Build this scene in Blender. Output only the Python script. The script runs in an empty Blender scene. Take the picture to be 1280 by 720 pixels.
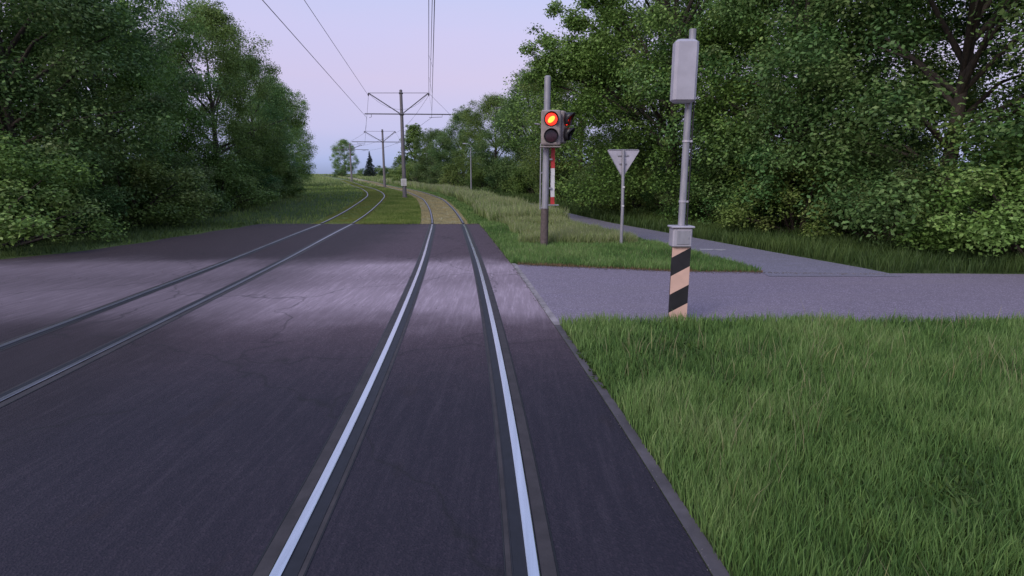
import bpy, math, random
import numpy as np
from mathutils import Vector, Matrix
sc = bpy.context.scene
col = sc.collection
rng = np.random.default_rng(7)
random.seed(7)

# ------------------------------------------------------------------ camera
F = 700.0 / 1280.0
CAM_H = 2.3
PITCH = math.atan(140.0 / 700.0)
cd = bpy.data.cameras.new('camera')
cam = bpy.data.objects.new('camera', cd)
col.objects.link(cam)
cam.location = (0, 0, CAM_H)
cam.rotation_euler = (math.pi / 2 - PITCH, 0, 0)
cd.sensor_width = 36
cd.lens = 36 * F
cd.clip_start = 0.05
cd.clip_end = 3000
sc.camera = cam

# ------------------------------------------------------------------ terrain and alignments
TY = np.array([0, 28, 36, 45, 60, 87, 120, 170, 230, 400, 2000.])
TZ = np.array([0, 0, .18, .45, .6, .75, 1.3, 2.45, 2.7, 2.9, 3.])
def ht(Y):
    return np.interp(Y, TY, TZ)

def spline(pts):
    xs = np.array([p[1] for p in pts], float); ys = np.array([p[0] for p in pts], float)
    g = np.arange(xs[0], xs[-1], .25)
    v = np.interp(g, xs, ys)
    k = np.ones(17) / 17
    for _ in range(3):
        e = np.concatenate([v[0] - (v[1] - v[0]) * np.arange(8, 0, -1), v, v[-1] + (v[-1] - v[-2]) * np.arange(1, 9)])
        v = np.convolve(e, k, 'valid')
    return lambda Y: np.interp(Y, g, v)
C1 = spline([(-.35, -12), (-.42, -3), (-.58, 2.9), (-.74, 4.8), (-.95, 7.55), (-1.19, 10.05), (-1.64, 14.8), (-2.31, 20.5), (-3.1, 27.45), (-4.45, 36),
             (-6.18, 44.75), (-8.3, 53), (-10.6, 61.3), (-13.7, 71), (-21.0, 92), (-29.5, 115), (-42, 146), (-62, 190)])
C2 = spline([(-5.3, -12), (-5.5, -3), (-5.85, 3), (-6.3, 8), (-7.0, 15), (-7.8, 21), (-8.5, 27), (-9.0, 31.5), (-9.95, 38), (-11.0, 45), (-12.3, 51.5),
             (-14.4, 59.5), (-18.2, 72), (-25.2, 92), (-34.5, 118), (-47, 148), (-66, 190)])
def EDGE(Y):    # right edge of the asphalt beside the near track
    return C1(Y) + np.interp(Y, [3, 9, 15, 27], [1.80, 1.70, 1.64, 1.55])
ROAD_FAR = lambda X: np.interp(X, [-1, .11, 3.95, 8, 14, 60], [14.95, 14.65, 13.55, 13.25, 13.1, 12.5])
ROAD_NEAR = lambda X: np.interp(X, [.66, 2.61, 8, 60], [8.55, 8.72, 8.7, 8.0])
PATH_R = lambda Y: np.interp(Y, [11, 14, 16.65, 22.5, 36.25, 45, 60, 80, 110], [9.4, 8.9, 8.1, 6.5, 2.57, .3, -4.2, -11.2, -23])
PATH_L = lambda Y: PATH_R(Y) - np.interp(Y, [12, 14, 16.65, 22, 28], [3.3, 2.9, 2.7, 2.5, 2.4])
LEFT_EDGE = lambda Y: np.interp(Y, [-10, 5, 8, 15, 18, 27], [-13, -13, -14, -14.5, -13.2, -12.3])
ASPH_FAR = 27.3

# ------------------------------------------------------------------ materials
def new_mat(name):
    m = bpy.data.materials.new(name); m.use_nodes = True
    nt = m.node_tree
    b = nt.nodes['Principled BSDF']
    return m, nt, b
def N(nt, t, **kw):
    n = nt.nodes.new(t)
    for k, v in kw.items():
        if k in ('inp',):
            for kk, vv in v.items(): n.inputs[kk].default_value = vv
        else: setattr(n, k, v)
    return n
def ramp(nt, fac, stops):
    r = nt.nodes.new('ShaderNodeValToRGB')
    el = r.color_ramp.elements
    while len(el) < len(stops): el.new(.5)
    for e, (p, c) in zip(el, stops):
        e.position = p; e.color = (*c, 1) if len(c) == 3 else c
    nt.links.new(fac, r.inputs[0])
    return r.outputs[0]
def noise(nt, scale, detail=5, vec=None, rough=.55):
    n = nt.nodes.new('ShaderNodeTexNoise')
    n.inputs['Scale'].default_value = scale; n.inputs['Detail'].default_value = detail; n.inputs['Roughness'].default_value = rough
    if vec is not None: nt.links.new(vec, n.inputs['Vector'])
    return n.outputs['Fac']
def objvec(nt, scale=(1, 1, 1)):
    tc = nt.nodes.new('ShaderNodeTexCoord'); mp = nt.nodes.new('ShaderNodeMapping')
    mp.inputs['Scale'].default_value = scale
    nt.links.new(tc.outputs['Object'], mp.inputs['Vector'])
    return mp.outputs['Vector']
def mixc(nt, f, a, b, mode='MIX'):
    m = nt.nodes.new('ShaderNodeMix'); m.data_type = 'RGBA'; m.blend_type = mode
    for s, v in ((0, f), (6, a), (7, b)):
        if hasattr(v, 'links') or isinstance(v, bpy.types.NodeSocket): nt.links.new(v, m.inputs[s])
        else: m.inputs[s].default_value = v if s == 0 else (*v, 1)
    return m.outputs[2]
def math_(nt, op, a, b=None, clamp=False):
    m = nt.nodes.new('ShaderNodeMath'); m.operation = op; m.use_clamp = clamp
    for i, v in enumerate((a, b)):
        if v is None: continue
        if isinstance(v, bpy.types.NodeSocket): nt.links.new(v, m.inputs[i])
        else: m.inputs[i].default_value = v
    return m.outputs[0]
def bump(nt, b, h, strength=.3, dist=.01):
    n = nt.nodes.new('ShaderNodeBump'); n.inputs['Strength'].default_value = strength; n.inputs['Distance'].default_value = dist
    nt.links.new(h, n.inputs['Height']); nt.links.new(n.outputs[0], b.inputs['Normal'])

def simple(name, c, rough=.6, metal=0, var=.25, scale=6, stretch=(1, 1, 1), spec=.5, bmp=0.0):
    m, nt, b = new_mat(name)
    v = objvec(nt, stretch)
    f = noise(nt, scale, 6, v)
    lo = tuple(x * (1 - var) for x in c); hi = tuple(min(1, x * (1 + var)) for x in c)
    nt.links.new(ramp(nt, f, [(.3, lo), (.7, hi)]), b.inputs['Base Color'])
    b.inputs['Roughness'].default_value = rough; b.inputs['Metallic'].default_value = metal
    b.inputs['Specular IOR Level'].default_value = spec
    if bmp: bump(nt, b, noise(nt, scale * 6, 4, v), bmp, .01)
    return m

def asphalt_mat(name, base, dust_amt, dust_c, dust_and_dimming=True, rough=.62):
    m, nt, b = new_mat(name)
    tc = nt.nodes.new('ShaderNodeTexCoord')
    sep = nt.nodes.new('ShaderNodeSeparateXYZ'); nt.links.new(tc.outputs['Object'], sep.inputs[0])
    X, Y = sep.outputs[0], sep.outputs[1]
    big = noise(nt, .35, 5, tc.outputs['Object'])
    mid = noise(nt, 3.0, 6, tc.outputs['Object'])
    fine = noise(nt, 60, 3, tc.outputs['Object'], .8)
    vor = nt.nodes.new('ShaderNodeTexVoronoi'); vor.inputs['Scale'].default_value = 62
    nt.links.new(tc.outputs['Object'], vor.inputs['Vector'])
    c = mixc(nt, big, tuple(x * .75 for x in base), tuple(x * 1.25 for x in base))
    c = mixc(nt, math_(nt, 'MULTIPLY', mid, .6), c, tuple(x * 1.5 for x in base))
    agg = ramp(nt, vor.outputs['Color'], [(.55, (0, 0, 0)), (.95, (1, 1, 1))])
    c = mixc(nt, math_(nt, 'MULTIPLY', agg, .65), c, tuple(min(1, x * 3.2) for x in base))
    st = noise(nt, 1.0, 6, objvec(nt, (11, .8, 1)), .65)
    st2 = noise(nt, 1.0, 4, objvec(nt, (26, 1.8, 1)), .65)
    streak = math_(nt, 'MULTIPLY', ramp(nt, st, [(.42, (0, 0, 0)), (.72, (1, 1, 1))]), ramp(nt, st2, [(.35, (0, 0, 0)), (.65, (1, 1, 1))]))
    if dust_and_dimming:
        # darker, bluer colour towards the camera
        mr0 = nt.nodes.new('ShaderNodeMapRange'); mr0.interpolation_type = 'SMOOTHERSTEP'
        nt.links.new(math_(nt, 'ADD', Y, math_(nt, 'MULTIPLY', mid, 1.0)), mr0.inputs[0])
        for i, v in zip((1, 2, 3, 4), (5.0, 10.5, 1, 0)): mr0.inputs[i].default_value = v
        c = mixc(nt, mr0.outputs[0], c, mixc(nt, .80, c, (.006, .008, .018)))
        # left side of the asphalt painted darker, dimming put into the colour
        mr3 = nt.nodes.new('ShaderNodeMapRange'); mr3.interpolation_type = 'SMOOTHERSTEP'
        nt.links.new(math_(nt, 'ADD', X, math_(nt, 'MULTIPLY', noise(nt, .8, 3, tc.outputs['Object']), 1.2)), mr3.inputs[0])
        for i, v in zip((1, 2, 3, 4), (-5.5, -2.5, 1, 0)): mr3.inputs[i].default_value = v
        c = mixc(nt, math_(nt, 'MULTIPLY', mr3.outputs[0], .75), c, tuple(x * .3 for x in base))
        # dusty band where vehicles cross the tracks
        w = math_(nt, 'ADD', Y, math_(nt, 'MULTIPLY', noise(nt, .5, 3, tc.outputs['Object']), 2.5))
        mr = nt.nodes.new('ShaderNodeMapRange'); mr.interpolation_type = 'SMOOTHERSTEP'
        nt.links.new(w, mr.inputs[0])
        for i, v in zip((1, 2, 3, 4), (8.8, 11.2, 0, 1)): mr.inputs[i].default_value = v
        mr2 = nt.nodes.new('ShaderNodeMapRange'); mr2.interpolation_type = 'SMOOTHERSTEP'
        nt.links.new(w, mr2.inputs[0])
        for i, v in zip((1, 2, 3, 4), (15.0, 18.0, 1, 0)): mr2.inputs[i].default_value = v
        band = math_(nt, 'MULTIPLY', mr.outputs[0], mr2.outputs[0])
        wob = math_(nt, 'SINE', math_(nt, 'MULTIPLY', math_(nt, 'SUBTRACT', w, 11.0), 2 * math.pi / 3.6))
        band = math_(nt, 'MULTIPLY', band, math_(nt, 'ADD', math_(nt, 'MULTIPLY', wob, .14), .86))
        f = math_(nt, 'MULTIPLY', band, math_(nt, 'ADD', math_(nt, 'MULTIPLY', streak, .60), math_(nt, 'ADD', math_(nt, 'MULTIPLY', fine, .40), .36)), True)
        f = math_(nt, 'MULTIPLY', f, math_(nt, 'SUBTRACT', 1.0, math_(nt, 'MULTIPLY', mr3.outputs[0], .55)))
        # oil and tar stains
        stn = ramp(nt, noise(nt, .9, 4, objvec(nt, (1.6, .7, 1)), .65), [(.60, (0, 0, 0)), (.70, (1, 1, 1))])
        c = mixc(nt, math_(nt, 'MULTIPLY', stn, .45), c, tuple(x * .35 for x in base))
        f = math_(nt, 'ADD', f, math_(nt, 'MULTIPLY', streak, .05), True)
        c = mixc(nt, math_(nt, 'MULTIPLY', f, dust_amt), c, dust_c)
        # tar repairs / cracks
        cr = nt.nodes.new('ShaderNodeTexVoronoi'); cr.feature = 'DISTANCE_TO_EDGE'; cr.inputs['Scale'].default_value = .22
        dv = nt.nodes.new('ShaderNodeVectorMath'); dv.operation = 'ADD'
        nn = nt.nodes.new('ShaderNodeTexNoise'); nn.inputs['Scale'].default_value = 1.2; nt.links.new(tc.outputs['Object'], nn.inputs['Vector'])
        nt.links.new(tc.outputs['Object'], dv.inputs[0]); nt.links.new(nn.outputs['Color'], dv.inputs[1])
        nt.links.new(dv.outputs[0], cr.inputs['Vector'])
        ck = ramp(nt, cr.outputs['Distance'], [(.0, (1, 1, 1)), (.006, (0, 0, 0))])
        c = mixc(nt, math_(nt, 'MULTIPLY', ck, .5), c, (.01, .01, .012))
    else:
        c = mixc(nt, math_(nt, 'MULTIPLY', ramp(nt, noise(nt, 1, 4, objvec(nt, (.25, 2.2, 1))), [(.4, (0, 0, 0)), (.7, (1, 1, 1))]), .4), c, dust_c)
    nt.links.new(c, b.inputs['Base Color'])
    b.inputs['Roughness'].default_value = rough
    b.inputs['Specular IOR Level'].default_value = .30
    bump(nt, b, math_(nt, 'ADD', fine, vor.outputs['Distance']), .6, .008)
    return m

def tint_mat(name, rough=.6, trans=.35, gain=1.0):
    """leaf / blade: colour comes from the 'tint' attribute, varied per object"""
    m, nt, b = new_mat(name)
    a = nt.nodes.new('ShaderNodeAttribute'); a.attribute_name = 'tint'
    oi = nt.nodes.new('ShaderNodeObjectInfo')
    hsv = nt.nodes.new('ShaderNodeHueSaturation')
    nt.links.new(a.outputs['Color'], hsv.inputs['Color'])
    nt.links.new(math_(nt, 'ADD', math_(nt, 'MULTIPLY', oi.outputs['Random'], .03), .485), hsv.inputs['Hue'])
    nt.links.new(math_(nt, 'ADD', math_(nt, 'MULTIPLY', oi.outputs['Random'], .35 * gain), .8 * gain), hsv.inputs['Value'])
    nt.links.new(hsv.outputs[0], b.inputs['Base Color'])
    b.inputs['Roughness'].default_value = rough; b.inputs['Specular IOR Level'].default_value = .3
    tr = nt.nodes.new('ShaderNodeBsdfTranslucent'); nt.links.new(hsv.outputs[0], tr.inputs[0])
    mx = nt.nodes.new('ShaderNodeMixShader'); mx.inputs[0].default_value = trans
    nt.links.new(b.outputs[0], mx.inputs[1]); nt.links.new(tr.outputs[0], mx.inputs[2])
    nt.links.new(mx.outputs[0], nt.nodes['Material Output'].inputs[0])
    return m

def ground_mat():
    m, nt, b = new_mat('grassy_soil')
    tc = nt.nodes.new('ShaderNodeTexCoord')
    c = ramp(nt, noise(nt, 1.3, 8, tc.outputs['Object'], .7), [(.3, (.05, .075, .025)), (.55, (.095, .13, .045)), (.75, (.15, .16, .08))])
    c = mixc(nt, noise(nt, 14, 6, tc.outputs['Object'], .7), c, (.05, .08, .026))
    nt.links.new(c, b.inputs['Base Color']); b.inputs['Roughness'].default_value = .95
    b.inputs['Specular IOR Level'].default_value = .1
    bump(nt, b, noise(nt, 25, 6, tc.outputs['Object'], .8), .8, .05)
    return m

M = dict(
    ground=ground_mat(),
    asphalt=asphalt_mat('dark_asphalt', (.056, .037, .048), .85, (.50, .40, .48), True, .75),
    road=asphalt_mat('grey_road', (.15, .125, .165), .5, (.22, .185, .22), False, .7),
    path=asphalt_mat('path_asphalt', (.14, .13, .17), .5, (.17, .155, .185), False, .7),
    moss=simple('track_moss', (.31, .275, .175), .95, 0, .45, 2.5, spec=.1, bmp=.7),
    green_moss=simple('green_track_moss', (.15, .19, .065), .95, 0, .45, 2.5, spec=.1, bmp=.7),
    stone=simple('gravel_stone', (.13, .115, .12), .85, 0, .5, 1.7),
    kerb=simple('edging_concrete', (.25, .22, .235), .8, 0, .35, 3, (1, 1, 1), bmp=.4),
    filler=simple('joint_compound', (.036, .030, .034), .75, 0, .3, 5, bmp=.3),
    seam=simple('tar_seam', (.006, .006, .008), .5, 0, .3, 5),
    dull_steel=simple('dull_steel', (.36, .34, .37), .38, 1, .25, 2, (6, .3, 1)),
    edge_dark=simple('edging_dark', (.075, .066, .078), .85, 0, .35, 3, bmp=.4),
    steel=simple('polished_steel', (.74, .74, .78), .22, 1, .12, 2, (12, .4, 1)),
    side_groove_shade=simple('rail_side_groove_shade', (.010, .010, .016), .6, .0, .3, 10),
    galv=simple('galvanised_steel', (.30, .29, .33), .5, .25, .2, 5, (3, 3, .6), bmp=.1),
    mast=simple('mast_grey_paint', (.17, .15, .165), .6, .1, .25, 3, (3, 3, .5)),
    rust=simple('weathered_base', (.10, .075, .075), .8, 0, .4, 9, bmp=.3),
    arm=simple('arm_dark_metal', (.11, .105, .125), .55, .3, .2, 6),
    wire=simple('copper_wire', (.10, .095, .12), .5, .4, .1, 4),
    insul=simple('insulator', (.07, .045, .05), .35, 0, .2, 8),
    housing=simple('signal_housing', (.27, .225, .22), .6, 0, .2, 5),
    black=simple('black_plastic', (.02, .018, .022), .4, 0, .3, 6),
    chamber=simple('lens_off', (.035, .012, .02), .2, 0, .3, 6),
    white=simple('white_sheet', (.62, .60, .62), .45, 0, .1, 6),
    red=simple('red_sheet', (.48, .035, .035), .45, 0, .2, 6),
    peach=simple('faded_reflector', (.62, .40, .33), .5, 0, .12, 4),
    signback=simple('sign_back_aluminium', (.46, .43, .49), .5, .35, .14, 3),
    ink=simple('faint_ink', (.35, .28, .27), .6, 0, .3, 9),
    bark=simple('bark', (.055, .042, .034), .9, 0, .45, 5, (4, 4, .8), bmp=.6),
    leaf=tint_mat('leaves', .55, .36, 1.18),
    blade=tint_mat('grass_blades', .6, .35, 1.0),
    line=simple('worn_road_paint', (.45, .43, .47), .7, 0, .4, 9),
)
def emis(name, c, s, base=(.3, .01, .01)):
    m, nt, b = new_mat(name)
    b.inputs['Base Color'].default_value = (*base, 1)
    v = objvec(nt)
    nt.links.new(ramp(nt, noise(nt, 30, 3, v), [(.3, tuple(x * .85 for x in c)), (.7, c)]), b.inputs['Emission Color'])
    b.inputs['Emission Strength'].default_value = s; b.inputs['Roughness'].default_value = .2
    return m
M['glow_red'] = emis('lit_red_lens', (1, .03, .012), 2.2)
M['glow_core'] = emis('lit_lens_core', (1, .30, .03), 3.6)

# ------------------------------------------------------------------ mesh helpers
def link(name, me, parent=None):
    o = bpy.data.objects.new(name, me); col.objects.link(o)
    if parent is not None: o.parent = parent
    return o
def tag(o, label=None, cat=None, group=None, kind=None):
    if label: o['label'] = label
    if cat: o['category'] = cat
    if group: o['group'] = group
    if kind: o['kind'] = kind
    return o
def empty(name, loc=(0, 0, 0), rz=0.0, scale=1.0):
    o = bpy.data.objects.new(name, None); col.objects.link(o)
    o.location = loc; o.rotation_euler = (0, 0, rz); o.empty_display_size = .2
    if not hasattr(scale, '__len__'): scale = (scale,) * 3
    o.scale = scale
    return o

class MB:
    def __init__(s): s.v = []; s.f = []; s.mi = []; s.sm = []
    def add(s, vs, fs, mi=0, sm=False):
        o = len(s.v); s.v += [tuple(map(float, p)) for p in vs]
        s.f += [tuple(i + o for i in f) for f in fs]; s.mi += [mi] * len(fs); s.sm += [sm] * len(fs)
        return s
    def tube(s, pts, r, n=8, mi=0, cap=True):
        pts = [Vector(p) for p in pts]
        if not hasattr(r, '__len__'): r = [r] * len(pts)
        vs = []; fs = []
        d0 = (pts[1] - pts[0]).normalized()
        up = Vector((0, 0, 1)) if abs(d0.z) < .9 else Vector((1, 0, 0))
        a = d0.cross(up).normalized()
        for i, p in enumerate(pts):
            d = ((pts[min(i + 1, len(pts) - 1)] - pts[max(i - 1, 0)])).normalized()
            a = (a - d * a.dot(d)).normalized(); b = d.cross(a)
            for k in range(n):
                t = 2 * math.pi * k / n
                vs.append(p + (a * math.cos(t) + b * math.sin(t)) * r[i])
        for i in range(len(pts) - 1):
            for k in range(n):
                fs.append((i * n + k, i * n + (k + 1) % n, (i + 1) * n + (k + 1) % n, (i + 1) * n + k))
        s.add(vs, fs, mi, True)
        if cap:
            s.add(vs[:n], [tuple(range(n))[::-1]], mi); s.add(vs[-n:], [tuple(range(n))], mi)
        return s
    def box(s, c, d, mi=0, bev=0.0, rz=0.0, ry=0.0):
        x, y, z = (k / 2 for k in d); b = min(bev, x * .9, y * .9, z * .9)
        R = Matrix.Rotation(rz, 3, 'Z') @ Matrix.Rotation(ry, 3, 'Y'); c = Vector(c)
        if b <= 0:
            vs = [(i * x, j * y, k * z) for i in (-1, 1) for j in (-1, 1) for k in (-1, 1)]
            fs = [(0, 1, 3, 2), (4, 6, 7, 5), (0, 4, 5, 1), (2, 3, 7, 6), (0, 2, 6, 4), (1, 5, 7, 3)]
        else:
            ring = lambda ex, ey, cc: [(-ex + cc, -ey), (ex - cc, -ey), (ex, -ey + cc), (ex, ey - cc), (ex - cc, ey), (-ex + cc, ey), (-ex, ey - cc), (-ex, -ey + cc)]
            vs = []
            for zz, sh in ((-z, b), (-z + b, 0), (z - b, 0), (z, b)):
                vs += [(px, py, zz) for px, py in ring(x - sh, y - sh, b)]
            fs = [tuple(range(8))[::-1], tuple(range(24, 32))]
            for i in range(3):
                for k in range(8): fs.append((i * 8 + k, i * 8 + (k + 1) % 8, (i + 1) * 8 + (k + 1) % 8, (i + 1) * 8 + k))
        return s.add([c + R @ Vector(v) for v in vs], fs, mi)
    def build(s, name, mats, parent=None):
        me = bpy.data.meshes.new(name); me.from_pydata(s.v, [], s.f)
        for m in (mats if isinstance(mats, (list, tuple)) else [mats]): me.materials.append(m)
        me.polygons.foreach_set('material_index', s.mi); me.polygons.foreach_set('use_smooth', s.sm)
        me.update()
        return link(name, me, parent)

def np_mesh(name, verts, loops, sizes, mat, tint=None, smooth=False):
    me = bpy.data.meshes.new(name)
    me.vertices.add(len(verts)); me.vertices.foreach_set('co', verts.astype(np.float32).ravel())
    me.loops.add(len(loops)); me.loops.foreach_set('vertex_index', loops.astype(np.int32))
    me.polygons.add(len(sizes))
    st = np.concatenate([[0], np.cumsum(sizes)[:-1]]).astype(np.int32)
    me.polygons.foreach_set('loop_start', st); me.polygons.foreach_set('loop_total', sizes.astype(np.int32))
    if smooth: me.polygons.foreach_set('use_smooth', np.ones(len(sizes), bool))
    if tint is not None:
        at = me.attributes.new('tint', 'FLOAT_COLOR', 'POINT')
        c = np.ones((len(verts), 4), np.float32); c[:, :3] = tint
        at.data.foreach_set('color', c.ravel())
    me.materials.append(mat); me.update(calc_edges=True)
    return me

# ------------------------------------------------------------------ ground sheets
def sheet(name, ys, xl, xr, dz, mat, cols=6, parent=None):
    """sheet between two edges x=xl(y)..xr(y), following the terrain"""
    vs = []; fs = []
    for y in ys:
        a, b = float(xl(y)), float(xr(y))
        for k in range(cols + 1):
            vs.append((a + (b - a) * k / cols, y, float(ht(y)) + dz))
    w = cols + 1
    for i in range(len(ys) - 1):
        for k in range(cols): fs.append((i * w + k, i * w + k + 1, (i + 1) * w + k + 1, (i + 1) * w + k))
    b = MB(); b.add(vs, fs, 0, True)
    return b.build(name, mat, parent)

gx = np.concatenate([[-1500, -700, -300, -150, -100], np.arange(-80, 81, 4), [100, 150, 300, 700, 1500]])
gy = np.concatenate([[-300, -100, -40, -20], np.arange(-10, 240, 2.), [260, 300, 400, 600, 1000, 2000]])
vs = []; fs = []
for y in gy:
    for x in gx: vs.append((x, y, float(ht(y))))
w = len(gx)
for i in range(len(gy) - 1):
    for k in range(w - 1): fs.append((i * w + k, i * w + k + 1, (i + 1) * w + k + 1, (i + 1) * w + k))
b = MB(); b.add(vs, fs, 0, True); tag(b.build('ground', M['ground']), kind='structure')

ys = np.arange(-10, ASPH_FAR + .01, .4)
def right_edge(y):
    e = float(EDGE(y)); j = .03 * math.sin(y * 3.1) + .02 * math.sin(y * 7.7)
    return e + (j if y > 15 else 0)
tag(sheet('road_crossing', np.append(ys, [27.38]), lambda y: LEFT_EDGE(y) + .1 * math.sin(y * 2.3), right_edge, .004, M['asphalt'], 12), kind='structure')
# the side road, right and left of the tracks: sheets in x
def xsheet(name, xs, yn, yf, dz, mat, rows=6):
    vs = []; fs = []
    for x in xs:
        for k in range(rows + 1):
            y = float(yn(x) + (yf(x) - yn(x)) * k / rows)
            vs.append((x, y, float(ht(y)) + dz))
    w = rows + 1
    for i in range(len(xs) - 1):
        for k in range(rows): fs.append((i * w + k, (i + 1) * w + k, (i + 1) * w + k + 1, i * w + k + 1))
    b = MB(); b.add(vs, fs, 0, True)
    return b.build(name, mat)
def clipn(x):  # the road starts at the kerb line, which slants
    return ROAD_NEAR(x) + .04 * math.sin(x * 5)
b = MB(); NR = 12; xsR = [0] + list(np.linspace(.06, 1, 40) ** 2)
vs = []; fs = []
for t in xsR:
    for k in range(NR + 1):
        yk0 = 8.55 + (14.75 - 8.55) * k / NR
        x0 = float(EDGE(yk0)) + .12
        x = x0 + (60 - x0) * t
        y = float(clipn(x) + (ROAD_FAR(x) + .03 * math.sin(x * 6) - clipn(x)) * k / NR)
        vs.append((x, y, .008))
for i in range(len(xsR) - 1):
    for k in range(NR): fs.append((i * (NR + 1) + k, (i + 1) * (NR + 1) + k, (i + 1) * (NR + 1) + k + 1, i * (NR + 1) + k + 1))
b.add(vs, fs, 0, True); tag(b.build('side_road', M['road']), kind='structure')
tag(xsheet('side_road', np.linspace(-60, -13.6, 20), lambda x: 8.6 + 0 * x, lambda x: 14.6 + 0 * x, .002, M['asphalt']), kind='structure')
tag(sheet('cycle_path', np.arange(12.8, 108, .6), lambda y: PATH_L(y) + .05 * math.sin(y * 2), PATH_R, .016, M['path'], 4), kind='structure')
# edging along the asphalt
sm = lambda y: float(EDGE(y))
tag(sheet('edging', np.arange(8.5, 14.9, .3), lambda y: sm(y) + .0, lambda y: sm(y) + .115, .014, M['kerb'], 1), kind='structure')
tag(sheet('edging', np.append(np.arange(-8, 8.4, .4), [8.495]), lambda y: sm(y) + .0, lambda y: sm(y) + .10, .014, M['edge_dark'], 1), kind='structure')
# give-way line fragments on the path
b = MB()
for (x, y, l) in ((4.2, 33.0, .9), (5.95, 17.6, .8), (6.35, 17.5, .25)):
    b.add([(x, y, ht(y) + .021), (x + l, y - .1, ht(y) + .021), (x + l, y + .06, ht(y) + .021), (x, y + .16, ht(y) + .021)], [(0, 1, 2, 3)])
tag(b.build('path_marking', M['line']), kind='structure')

# ------------------------------------------------------------------ tracks
def normal_at(C, y):
    d = Vector((float(C(y + .2) - C(y - .2)), .4)).normalized()
    return Vector((d.y, -d.x))            # points right
def strip(mb, C, ys, prof, mi, side):
    """prof: cross-section list of (u, z); u measured from the rail head centre, positive away from the track centre"""
    vs = []; n = len(prof)
    for y in ys:
        nv = normal_at(C, y); c = Vector((float(C(y)), y)); base = c + nv * side * .755
        for (u, z) in prof:
            p = base + nv * side * u
            vs.append((p.x, p.y, float(ht(p.y)) + z))
    fs = []
    for i in range(len(ys) - 1):
        for k in range(n - 1):
            q = (i * n + k, i * n + k + 1, (i + 1) * n + k + 1, (i + 1) * n + k)
            fs.append(q if side > 0 else q[::-1])
    mb.add(vs, fs, mi, False)
def make_track(C, label, head, y0=-10):
    root = empty('tram_track', (0, 0, 0))
    tag(root, label, 'tram track', 'tram tracks across the junction')
    ya = np.concatenate([np.arange(y0, ASPH_FAR + .05, .35), [ASPH_FAR + .08]])
    yb = np.concatenate([[ASPH_FAR + .08], np.arange(27.7, 100, .5), np.arange(100, 188, 1.5)])
    for side in (-1, 1):
        mb = MB()
        strip(mb, C, ya, [(-.036, .006), (-.036, .019), (-.030, .022), (.030, .022), (.036, .019), (.036, .006)], 0, side)
        strip(mb, C, ya, [(-.128, .006), (-.128, .012), (-.120, .012), (-.118, .0100), (-.037, .0100)], 1, side)  # groove floor near black: shade of a deeper slot put into the colour
        strip(mb, C, yb, [(-.026, .050), (-.022, .055), (.022, .055), (.026, .050)], 2, side)
        strip(mb, C, yb, [(-.026, .050), (-.04, .048), (-.05, .03), (-.075, .0)], 1, side)
        strip(mb, C, yb, [(.026, .050), (.04, .048), (.05, .03), (.075, .0)], 1, side)
        r = mb.build('rail', [M[head], M['side_groove_shade'], M['dull_steel']], root)
        mb = MB()
        strip(mb, C, ya, [(-.162, .0085), (-.129, .0085)], 0, side)
        strip(mb, C, ya, [(.044, .0085), (.135, .0085)], 0, side)
        strip(mb, C, ya, [(-.172, .0080), (-.164, .0095)], 1, side)
        strip(mb, C, ya, [(.137, .0095), (.150, .0080)], 1, side)
        mb.build('joint_filler', [M['filler'], M['seam']], r)
    return root
make_track(C1, 'near tram track with shiny rails running straight up the middle of the asphalt', 'steel')
make_track(C2, 'far tram track curving away on the left side of the mown strip', 'dull_steel')
yb = np.concatenate([[27.36], np.arange(27.8, 100, .6), np.arange(100, 186, 2)])
for C, wl, wr in ((C1, 1.5, 1.35), (C2, 1.3, 1.3)):
    tag(sheet('track_bed', yb, lambda y, C=C, wl=wl: C(y) - wl - .12 * math.sin(y * 1.7), lambda y, C=C, wr=wr: C(y) + wr + .12 * math.sin(y * 2.1), .006, M['moss' if C is C1 else 'green_moss'], 4), kind='structure')

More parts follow.
